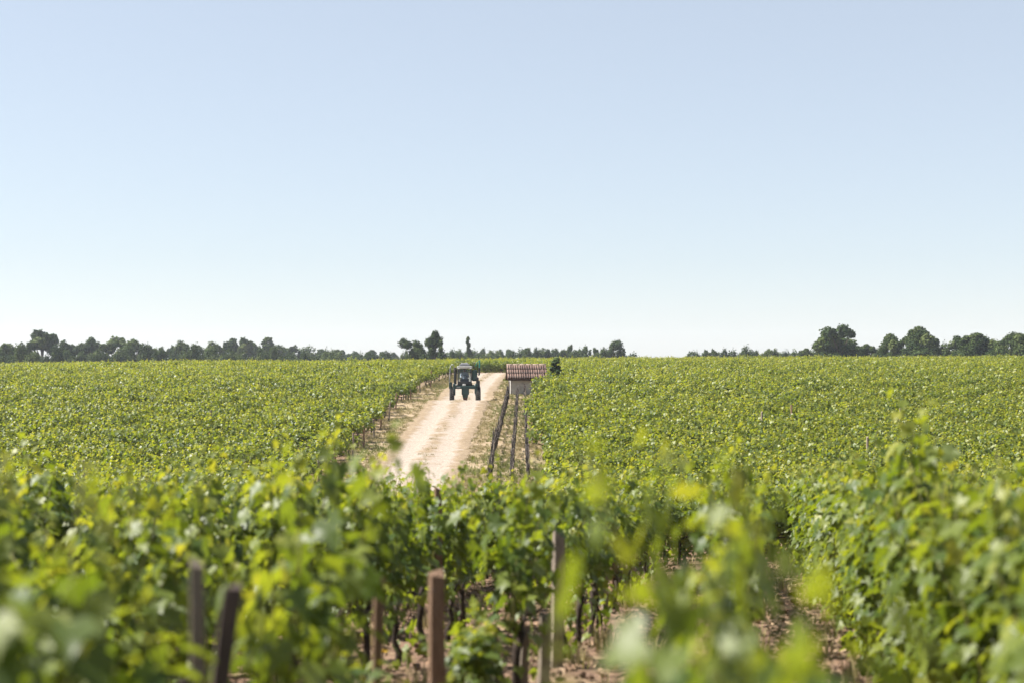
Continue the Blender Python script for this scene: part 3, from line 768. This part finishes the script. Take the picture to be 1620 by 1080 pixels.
C(lambda b: b.box((-.02, -.10, 2.51), (.66, .9, .10), bev=.03), 'air_conditioner', 'greyp')
C(lambda b: b.box((-.02, -.10, 2.605), (.52, .7, .085), bev=.03, taper=.85), 'roof_hatch', 'greyp')
C(lambda b: b.tube([(-.1, -.875, 1.47), (.12, -.845, 1.86)], .008, 5), 'wiper', 'black')
C(lambda b: b.box((-.02, -.40, 1.48), (.56, .22, .30), bev=.04), 'dashboard', 'black')
C(lambda b: b.box((-.02, .36, 1.50), (.46, .44, .12), bev=.03).box((-.02, .54, 1.78), (.44, .10, .50), bev=.03), 'seat', 'black')
C(lambda b: b.tube([(-.02 + .17 * math.cos(a), -.26 + .05 * math.sin(a), 1.70 + .16 * math.sin(a)) for a in np.linspace(0, 2 * math.pi, 17)], .014, 6, False), 'steering_wheel', 'black')
for sx in (-.40, .36): C(lambda b: b.box((sx, -.92, 2.30), (.12, .06, .07), bev=.01), 'work_light', 'lamp')
T(lambda b: b.box((-.06, -1.05, 1.24), (.19, .10, .12), bev=.015), 'headlamp', 'lamp')
for sx in (-.60, .66): T(lambda b: b.box((sx, -1.06, 1.24), (.13, .08, .10), bev=.012), 'side_lamp', 'lamp')
# left side: exhaust column and bent pipe; right side: spray tank, pump, folded boom
T(lambda b: b.box((-.63, -.52, 1.78), (.19, .26, 1.16), bev=.03), 'exhaust_column', 'black')
T(lambda b: b.tube([(-1.0, -.70, 1.20), (-.985, -.70, 1.7), (-.955, -.70, 2.30), (-.92, -.70, 2.46), (-.84, -.70, 2.55), (-.76, -.70, 2.52), (-.70, -.70, 2.40), (-.69, -.68, 2.1)], .034, 8), 'bent_boom_pipe', 'greyp', None, True)
T(lambda b: b.box((-.93, -.6, 1.20), (.22, .3, .42), bev=.03).box((-.86, -.6, 1.02), (.12, .3, .16)), 'left_tool_box', 'teal')
T(lambda b: b.box((.62, -.35, 1.84), (.34, .8, .72), bev=.06), 'spray_tank', 'teal')
T(lambda b: b.box((.84, -.62, 1.30), (.24, .34, .42), bev=.03).box((.80, -.66, 1.62), (.18, .22, .20), bev=.02), 'pump', 'black')
T(lambda b: b.box((.92, -.6, 2.1), (.10, .16, .50), bev=.015), 'boom_mast', 'black')
T(lambda b: b.box((.94, -.6, 2.58), (.09, .14, .50), bev=.015).tube([(.90, -.6, 2.78), (.78, -.6, 2.68), (.70, -.58, 2.44)], .022, 6), 'folded_boom', 'bright_teal')
T(lambda b: b.tube([(.55, -.7, 2.30), (.56, -.7, 2.66)], .018, 6).tube([(.56, -.7, 2.62), (.66, -.7, 2.72)], .03, 6), 'mirror_arm', 'black')
T(lambda b: b.tube([(.80, -.74, 1.95), (.86, -.76, 1.85), (.80, -.76, 1.74), (.72, -.74, 1.70)], .022, 6), 'hose', 'greyp')
T(lambda b: b.box((.80, -.74, 1.55), (.14, .05, .09)), 'valve_plate', 'rust')

# driver
M['shirt'] = noise_mat('shirt', (.55, .57, .62), (.70, .72, .76), 12, .85, .2); M['skin'] = noise_mat('skin', (.36, .20, .14), (.44, .26, .18), 10, .6, .05); M['hair'] = noise_mat('hair', (.05, .035, .025), (.10, .07, .05), 40, .8, .3)
def person():
    vs_ = [((0, .30, .10), .15), ((0, .33, .32), .155), ((0, .33, .50), .17), ((0, .30, .58), .075), ((0, .28, .66), .085), ((0, .26, .76), .095), ((0, .27, .83), .06)]
    es = [(i, i + 1) for i in range(6)]
    def chain(root, pts):
        a = root
        for p, r in pts: vs_.append((p, r)); es.append((a, len(vs_) - 1)); a = len(vs_) - 1
    for s in (-1, 1):
        chain(2, [((s * .19, .32, .50), .075), ((s * .25, .22, .28), .055), ((s * .20, .02, .22), .045), ((s * .16, -.16, .29), .040), ((s * .15, -.21, .31), .030)])
        chain(0, [((s * .10, .18, .08), .09), ((s * .13, -.12, .09), .075), ((s * .13, -.18, -.16), .05), ((s * .13, -.24, -.20), .045)])
    me = bpy.data.meshes.new('person'); me.from_pydata([v[0] for v in vs_], es, []); 
    o = link('person', me)
    sk = o.modifiers.new('skin', 'SKIN'); me.skin_vertices
    o.modifiers.new('smooth', 'SUBSURF').levels = 2; o.modifiers['smooth'].render_levels = 2
    for i, v in enumerate(vs_): me.skin_vertices[0].data[i].radius = (v[1], v[1])
    me.skin_vertices[0].data[0].use_root = True
    return o
def skin_person():
    o = person(); dg = bpy.context.evaluated_depsgraph_get(); ev = o.evaluated_get(dg)
    me = bpy.data.meshes.new_from_object(ev); bpy.data.objects.remove(o)
    me.materials.clear(); me.materials.append(M['shirt']); me.materials.append(M['skin']); me.materials.append(M['hair'])
    for p in me.polygons:
        c = p.center; p.use_smooth = True
        if c.z > .78 or (c.z > .70 and c.y > .33): p.material_index = 2
        elif c.z > .575 or (c.y < .0 and .15 < c.z): p.material_index = 1
    return me
try: pm = skin_person()
except Exception as e:
    print('person fallback', e); pm = None
if pm:
    dv = link('person', pm); dv.matrix_world = trac.matrix_basis @ Matrix.Translation((-.02, .06, 1.48))
    tag(dv, 'driver in a pale shirt sitting behind the tractor windshield', 'person')

# ------------------------------------------------------------------ trees
def make_crown(seed, kind):
    g = np.random.default_rng(seed); lobes = []
    if kind == 'round':
        for i in range(21):
            a = g.uniform(0, 6.28); q = g.uniform(0, 1); z = .22 + .66 * q; rr = (.40 * math.sin(math.pi * (.18 + .78 * q)) + .04) * g.uniform(.35, 1.0)
            lobes.append((np.array([rr * math.cos(a), rr * math.sin(a), z]), g.uniform(.07, .20) * (1.1 - .5 * q)))
        lobes.append((np.array([g.normal(0, .06), g.normal(0, .06), .84]), .10))
    elif kind == 'airy':
        for i in range(15):
            a = g.uniform(0, 6.28); z = g.uniform(.25, .95); rr = g.uniform(.05, .42) * (1.1 - .4 * z)
            lobes.append((np.array([rr * math.cos(a), rr * math.sin(a), z]), g.uniform(.07, .14)))
    elif kind == 'narrow':
        for i in range(12):
            z = .15 + .8 * i / 11; rr = .10 * (1.2 - z) * g.uniform(.2, 1.8); a = g.uniform(0, 6.28)
            lobes.append((np.array([rr * math.cos(a), rr * math.sin(a), z]), (.10 * (1.2 - z) + .02) * g.uniform(.5, 1.25)))
    else:
        for i in range(16):
            a = g.uniform(0, 6.28); rr = g.uniform(0, .6); z = .12 + .55 * (1 - rr) * g.uniform(.4, 1.2)
            lobes.append((np.array([rr * math.cos(a), rr * math.sin(a), z]), g.uniform(.16, .26)))
    lv = []
    dens = {'round': 5200, 'airy': 3300, 'narrow': 5000, 'bush': 4200}[kind]
    for c, r in lobes:
        tl = g.normal(.45, .20)
        n = int(dens * r * r * 4 / (1 if kind != 'bush' else 2)) + 40
        for i in range(n):
            d = unit(g.normal(0, 1, 3)); q = r * g.uniform(.55, 1.12) ** .7 * (1 + .55 * mnoise.noise(Vector(d * 3 + c * 5)))
            p = c + d * q
            if p[2] < .03: continue
            lv.append((p, basis(unit(d + g.normal(0, .36, 3) + np.array([0, 0, .35])), g.normal(0, 1, 3)), g.uniform(.026, .058), np.clip(tl + g.normal(0, .15), 0, 1)))
    V, Fc, Tn = place_leaves(lv, SV * [1, 1, 1.6] - [0, .35, 0], SF)
    crown = mesh_np('crown', V, Fc, M['tree_leaf'], Tn)
    b = MB(); gg = random.Random(seed)
    b.tube([(0, 0, -.06), (.01, 0, .12), (gg.uniform(-.02, .02), gg.uniform(-.02, .02), .35), (0, 0, .70)], [.040, .030, .022, .008], 8)
    for c, r in lobes[::2]:
        z0 = gg.uniform(.12, .4) if kind != 'narrow' else c[2] * .8
        b.tube([(0, 0, min(z0, .5)), tuple(c * [.5, .5, 0] + np.array([0, 0, (z0 + c[2]) / 2 + .02])), tuple(c)], [.014, .010, .004], 5)
    return crown, b.mesh('trunk', M['bark'], True)
TREES = {k: [make_crown(500 + 31 * i + len(k), k) for i in range(n)] for k, n in (('round', 6), ('airy', 4), ('narrow', 2), ('bush', 4))}
def tree(px, top, wpx, dist, kind, label, tone=0.0, base=None, name=None):
    """a tree at photo column px and distance dist whose top shows at photo row top"""
    x = (px - 810) / F_PX * dist; y = dist; g0 = gz(x, y) if base is None else base
    h = (HORIZON - top) / F_PX * dist - g0; w = wpx / F_PX * dist
    natural = {'round': 1.0, 'airy': .80, 'narrow': .24, 'bush': 1.35}[kind]
    sx = w / natural
    t = empty(name or {'bush': 'bush'}.get(kind, 'tree'), (x, y, g0), rng.uniform(0, 6.28), (sx, sx, h / {'round': 1.0, 'airy': 1.04, 'narrow': 1.0, 'bush': .86}[kind]))
    tag(t, label, 'bush' if kind == 'bush' else 'tree', 'trees along the horizon')
    c, k = TREES[kind][rng.integers(0, len(TREES[kind]))]
    link('trunk', k, t); link('crown', c, t)
    return t
# left wood, from the left edge of the picture towards the track
LW = [(8, 541, 44, 'round'), (36, 544, 40, 'round'), (67, 522, 62, 'round'), (103, 535, 42, 'round'), (128, 542, 34, 'round'), (147, 533, 40, 'round'), (186, 528, 54, 'round'), (216, 536, 44, 'round'), (236, 545, 34, 'round'),
      (255, 545, 20, 'round'), (272, 543, 22, 'round'), (290, 538, 32, 'round'), (312, 541, 34, 'round'), (338, 540, 38, 'round'), (364, 531, 36, 'round'), (388, 534, 34, 'round'), (404, 541, 28, 'round'), (419, 534, 18, 'narrow'), (426, 539, 24, 'round'),
      (446, 545, 36, 'round'), (462, 543, 34, 'round'), (488, 551, 44, 'bush'), (512, 549, 36, 'round'), (537, 551, 36, 'round'), (560, 553, 36, 'round'), (586, 553, 36, 'round'), (607, 556, 28, 'round'), (624, 557, 26, 'round')]
for i, (px, top, w, k) in enumerate(LW):
    tree(px, top, w * 1.5, 300 + 6 * i + rng.uniform(-12, 12), k, '%s tree from the left edge in the dark wood on the left horizon' % ordinal(i + 1))
for i in range(26):
    px = -15 + i * 25 + rng.uniform(-6, 6)
    tree(px, 552.5 + rng.uniform(-6, 4) + max(0, (px - 350) * .012), 48 + rng.uniform(-8, 10), 278 + rng.uniform(-14, 14) + px * .06, 'bush', '%s low bush from the left, at the foot of the left wood' % ordinal(i + 1))
tree(653, 536, 44, 250, 'airy', 'pale green loose tree left of the tall dark tree'); tree(664, 546, 40, 255, 'bush', 'bush under the pale tree left of the tractor')
tree(689, 523, 50, 245, 'round', 'tall dark brown-green tree left of the tractor'); tree(640, 552, 26, 300, 'bush', 'low bush at the left foot of the pale tree')
MIDT = [(716, 555, 24, 300, 'bush'), (729, 553, 28, 310, 'bush'), (741, 533, 11, 300, 'narrow'), (742, 552, 18, 300, 'bush'), (762, 549, 18, 420, 'airy'), (776, 555, 20, 400, 'round'), (791, 551, 22, 430, 'round'), (805, 549, 22, 430, 'round'), (816, 558, 12, 430, 'bush'),
        (834, 548, 24, 330, 'round'), (848, 553, 26, 330, 'bush'), (866, 552, 28, 330, 'round'), (886, 553, 22, 340, 'airy'), (901, 543, 18, 340, 'airy'), (914, 552, 22, 340, 'bush'), (926, 545, 20, 350, 'airy'), (944, 548, 20, 350, 'airy'), (967, 538, 40, 320, 'airy'), (980, 548, 28, 320, 'airy'), (955, 553, 34, 322, 'bush')]
for i, (px, top, w, d, k) in enumerate(MIDT):
    lab = {2: 'thin spire-like tree above the tractor', 17: 'pale feathery tree, largest right of the hut'}.get(i, '%s tree right of the tall dark tree, middle of the horizon' % ordinal(i + 1))
    tree(px, top, w, d, k, lab)
RT = [(1105, 556, 14, 330, 'bush'), (1117, 550, 14, 320, 'round'), (1129, 549, 14, 320, 'round'), (1146, 554, 18, 325, 'bush'), (1160, 557, 16, 325, 'bush'), (1181, 550, 20, 315, 'bush'), (1197, 557, 18, 315, 'bush'), (1212, 550, 16, 310, 'airy'), (1223, 551, 12, 310, 'airy'), (1241, 554, 22, 310, 'bush'), (1258, 555, 20, 300, 'bush'), (1272, 548, 26, 290, 'round'), (1294, 552, 20, 290, 'airy'),
      (1305, 522, 44, 262, 'airy'), (1329, 515, 44, 258, 'airy'), (1334, 530, 36, 258, 'airy'), (1318, 540, 40, 260, 'airy'), (1360, 545, 26, 262, 'round'), (1375, 541, 28, 262, 'round'), (1393, 545, 28, 262, 'bush'), (1411, 524, 38, 256, 'round'), (1438, 528, 34, 258, 'round'), (1454, 512, 44, 252, 'round'), (1474, 528, 30, 255, 'round'), (1450, 542, 52, 250, 'bush'),
      (1493, 541, 34, 255, 'bush'), (1516, 531, 36, 254, 'round'), (1539, 523, 50, 250, 'round'), (1560, 534, 32, 252, 'round'), (1580, 538, 34, 248, 'round'), (1599, 525, 32, 244, 'round'), (1618, 525, 36, 242, 'round'), (1642, 528, 40, 240, 'round'), (1420, 548, 40, 255, 'bush'), (1530, 548, 50, 248, 'bush'), (1590, 548, 50, 244, 'bush')]
for i, (px, top, w, d, k) in enumerate(RT):
    lab = {14: 'tall pale green airy tree with wide top on the right horizon', 22: 'tallest dark pointed tree on the right horizon'}.get(i, '%s tree along the right horizon, counted from the hut side' % ordinal(i + 1))
    tree(px, top, w * 1.5, d, k, lab)
for i, px in enumerate(list(range(706, 1000, 17)) + list(range(1096, 1300, 19)) + list(range(1300, 1650, 24))):
    tree(px + rng.uniform(-4, 4), (557 if px < 1380 else 551) + rng.uniform(-4, 2), rng.uniform(40, 66) if px < 1380 else rng.uniform(44, 60), 335 + rng.uniform(-15, 25), 'bush', '%s low bush from the tractor side in the middle and right hedge line' % ordinal(i + 1))
# dark shrub by the hut
shx, shy = pix_to_ground(880, 618)
sh = tree(881, 565, 21, 104.5, 'narrow', 'small dark shrub standing among vines right of the hut', name='shrub')
M['shrub_leaf'] = leaf_mat('shrub_leaf', [(0, (.03, .055, .018)), (.5, (.07, .11, .03)), (1, (.14, .18, .05))], [(0, (.06, .10, .02)), (.5, (.14, .20, .03)), (1, (.24, .30, .05))], [(0, (.04, .06, .03)), (.5, (.08, .11, .05)), (1, (.14, .17, .08))], .3, .6, .15)
for ch in sh.children:
    if ch.name.startswith('crown'): ch.data = ch.data.copy(); ch.data.materials[0] = M['shrub_leaf']
sh['category'] = 'shrub'; del sh['group']

# ------------------------------------------------------------------ loose cover: grass, gravel, litter
M['dry_grass'] = leaf_mat('dry_grass', [(0, (.16, .16, .05)), (.4, (.34, .27, .13)), (1, (.55, .45, .27))], [(0, (.14, .16, .04)), (.4, (.30, .26, .10)), (1, (.5, .42, .22))], [(0, (.16, .16, .05)), (.4, (.34, .27, .13)), (1, (.55, .45, .27))], .3, .7, .2)
M['green_grass'] = leaf_mat('green_grass', [(0, (.07, .10, .025)), (.5, (.15, .17, .045)), (1, (.34, .30, .12))], [(0, (.10, .15, .02)), (.5, (.22, .25, .04)), (1, (.4, .36, .1))], [(0, (.07, .10, .025)), (.5, (.15, .17, .045)), (1, (.34, .30, .12))], .35, .6, .3)
def tuft(seed, m, n=16, h=.16, spread=.10):
    g = np.random.default_rng(seed); V = []; Fc = []; Tn = []
    for i in range(n):
        a = g.uniform(0, 6.28); r = spread * math.sqrt(g.random()); p = np.array([r * math.cos(a), r * math.sin(a), 0]); hh = h * g.uniform(.5, 1.2)
        d = np.array([math.cos(a), math.sin(a), 0]) * g.uniform(.1, .8) * hh; w = np.array([-math.sin(a), math.cos(a), 0]) * .006
        k = len(V); V += [p - w, p + w, p + d * .4 + [0, 0, hh * .65] + w * .8, p + d * .4 + [0, 0, hh * .65] - w * .8, p + d + [0, 0, hh * .95]]
        Fc += [(k, k + 1, k + 2), (k, k + 2, k + 3), (k + 3, k + 2, k + 4)]; Tn += [np.clip(g.normal(.55, .2), 0, 1)] * 5
    return mesh_np('tuft', V, Fc, M[m], Tn)
pts = []; 
while len(pts) < 15000:
    y = 36 + 110 * rng.random() ** 1.3; x = rng.uniform(edge_left(max(y, 40)) - .6, EDGE_RIGHT + .5)
    o = x - road_mid(y); q = mnoise.noise(Vector((x * .45, y * .45, 0)))
    if abs(o) < RW * .93 and not (abs(o) < .34 and q > -.05 and rng.random() < .45): continue
    if rng.random() > .62 + q * .9: continue
    pts.append((x, y))
pts = np.array(pts); z = ground(pts[:, 0], pts[:, 1])
pk = [(rng.integers(0, 3) if (mnoise.noise(Vector((p[0] * .3, p[1] * .12, 7))) + (.0 if p[0] > -1.3 else .30) + rng.normal(0, .15)) > .05 else rng.integers(3, 6)) for p in pts]
scatter('verge_grass', np.column_stack([pts, z]), np.column_stack([np.zeros(len(pts)), np.zeros(len(pts)), rng.uniform(0, 6.28, len(pts))]), rng.uniform(.45, 1.15, len(pts)), pk,
        [tuft(40 + i, 'dry_grass', 18, .13, .14) for i in range(3)] + [tuft(50 + i, 'green_grass', 20, .14, .13) for i in range(3)], 'short dry grass tufts on the verges of the track', 'grass')
M['stone'] = noise_mat('stone', (.38, .31, .24), (.68, .60, .50), 2.5, .9, .2, 20)
def pebble(seed):
    g = random.Random(seed); b = MB()
    vv = [(math.cos(a) * g.uniform(.4, .55), math.sin(a) * g.uniform(.35, .5), g.uniform(-.05, .1)) for a in np.linspace(0, 6.28, 7)[:-1]] + [(g.uniform(-.1, .1), g.uniform(-.1, .1), g.uniform(.25, .4))]
    b.add(vv, [(i, (i + 1) % 6, 6) for i in range(6)]); return b.mesh('pebble', M['stone'])
n = 9000; yy = 38 + 106 * rng.random(n) ** 1.5; oo = rng.normal(0, 1.25, n); oo = np.clip(oo, -2.9, 2.9)
xx = np.array([road_mid(a) for a in yy]) + oo
scatter('loose_gravel', np.column_stack([xx, yy, ground(xx, yy) + .03]), np.column_stack([rng.normal(0, .2, (n, 2)), rng.uniform(0, 6.28, n)]), rng.uniform(.02, .075, n), rng.integers(0, 4, n), [pebble(i) for i in range(4)], 'loose pale stones strewn over the track', 'gravel')
# dry leaves, bark chips and clods on the near soil
M['litter'] = leaf_mat('litter', [(0, (.10, .06, .04)), (.5, (.30, .19, .12)), (1, (.52, .38, .25))], [(0, (.1, .06, .04)), (.5, (.28, .18, .1)), (1, (.4, .3, .2))], [(0, (.10, .06, .04)), (.5, (.30, .19, .12)), (1, (.52, .38, .25))], .1, .85, .2)
M['clod'] = noise_mat('clod', (.10, .06, .042), (.27, .175, .12), 6, .95, .5, 30)
def chip(seed, t):
    g = np.random.default_rng(seed); V = SV * [1.0, .9, 3.0] + g.normal(0, .08, SV.shape); return mesh_np('chip', V * .9, SF, M['litter'], np.full(len(V), t))
def twig(seed):
    g = random.Random(seed); b = MB(); b.tube([(-1, 0, .1), (-.3, g.uniform(-.2, .2), .15), (.4, g.uniform(-.2, .2), .1), (1, g.uniform(-.3, .3), .12)], [.05, .06, .05, .03], 5); return b.mesh('twig', M['vine_wood'])
def clod(seed):
    g = random.Random(seed); b = MB(); vv = []; ff = []
    for k, (z_, r_) in enumerate(((-.2, .5), (.12, .52), (.36, .3))):
        for i in range(7): a = i / 7 * 6.283; vv.append((math.cos(a) * r_ * g.uniform(.75, 1.2), math.sin(a) * r_ * g.uniform(.75, 1.2), z_ + g.uniform(-.07, .07)))
    for k in range(2):
        for i in range(7): ff.append((k * 7 + i, k * 7 + (i + 1) % 7, k * 7 + 7 + (i + 1) % 7, k * 7 + 7 + i))
    ff.append(tuple(range(14, 21))); b.add(vv, ff); return b.mesh('clod', M['clod'])
n = 14000; yy = 4 + 29 * rng.random(n) ** .8; xx = rng.uniform(-1, 1, n) * (.40 * yy + 1.5)
pk = rng.choice(11, n, p=[.13, .13, .13, .12, .07, .07, .06, .08, .08, .08, .05]); base_s = np.where(pk < 5, .075, np.where(pk < 7, .11, np.where(pk < 10, .075, 1.0)))
scatter('soil_litter', np.column_stack([xx, yy, ground(xx, yy) + .03]), np.column_stack([rng.normal(0, .45, (n, 2)), rng.uniform(0, 6.28, n)]) * np.where(pk < 10, 1, [[0], [0], [1]]).T.reshape(n, 3) if False else np.column_stack([np.where(pk == 10, 0, rng.normal(0, .4, n)), np.where(pk == 10, 0, rng.normal(0, .4, n)), rng.uniform(0, 6.28, n)]),
        rng.uniform(.5, 1.35, n) * base_s, pk, [chip(i, .15 + .18 * i) for i in range(5)] + [twig(i) for i in range(2)] + [clod(i) for i in range(3)] + [tuft(77, 'dry_grass', 22, .20, .12)], 'dry leaves, twigs and soil clods between the near rows', 'litter')
# a few yellow wild flowers at the foot of the vines
M['yellow'] = noise_mat('yellow_petal', (.70, .42, .01), (.80, .55, .02), 20, .6, .1)
for i, (px, py, lab) in enumerate([(776, 1030, 'yellow wild flower beside the short stake trio'), (236, 1035, 'yellow wild flower behind the dark stake at lower left'), (258, 1028, 'second yellow wild flower at lower left, right of its twin'), (606, 1066, 'low yellow wild flower beside the slim brown stake'), (835, 945, 'yellow flower head in dry grass before the grey stake')]):
    x, y = pix_to_ground(px, py)
    f = empty('wild_flower', (x, y, gz(x, y)), rng.uniform(0, 6)); tag(f, lab, 'flower', 'yellow wild flowers')
    b = MB(); b.tube([(0, 0, -.03), (.01, 0, .12), (.0, .01, .22)], .004, 5); b.obj('stem', M['shoot'], f)
    b = MB()
    for k in range(14):
        a = k / 14 * 6.283; c, s_ = math.cos(a), math.sin(a)
        b.add([(0, .01, .22), (.04 * c - .012 * s_, .01 + .04 * s_ + .012 * c, .232), (.062 * c, .01 + .062 * s_, .225), (.04 * c + .012 * s_, .01 + .04 * s_ - .012 * c, .232)], [(0, 1, 2, 3)])
    b.tube([(0, .01, .215), (0, .01, .235)], [.018, .012], 8); b.obj('flower_head', M['yellow'], f)

# ------------------------------------------------------------------ thin blue summer haze
def haze():
    m, nt, out = new_mat('haze')
    pv = N(nt, 'ShaderNodeVolumePrincipled', Density=HAZE_DENSITY); pv.inputs['Color'].default_value = (.80, .88, 1.0, 1); pv.inputs['Anisotropy'].default_value = .2
    nt.links.new(pv.outputs[0], out.inputs['Volume'])
    b = MB(); b.box((0, 655, 8.5), (1900, 1530, 39)); o = b.obj('haze', m); tag(o, 'thin pale blue haze over the whole plain', 'haze', kind='stuff')
    return o
HAZE_DENSITY = 0.00019
haze()
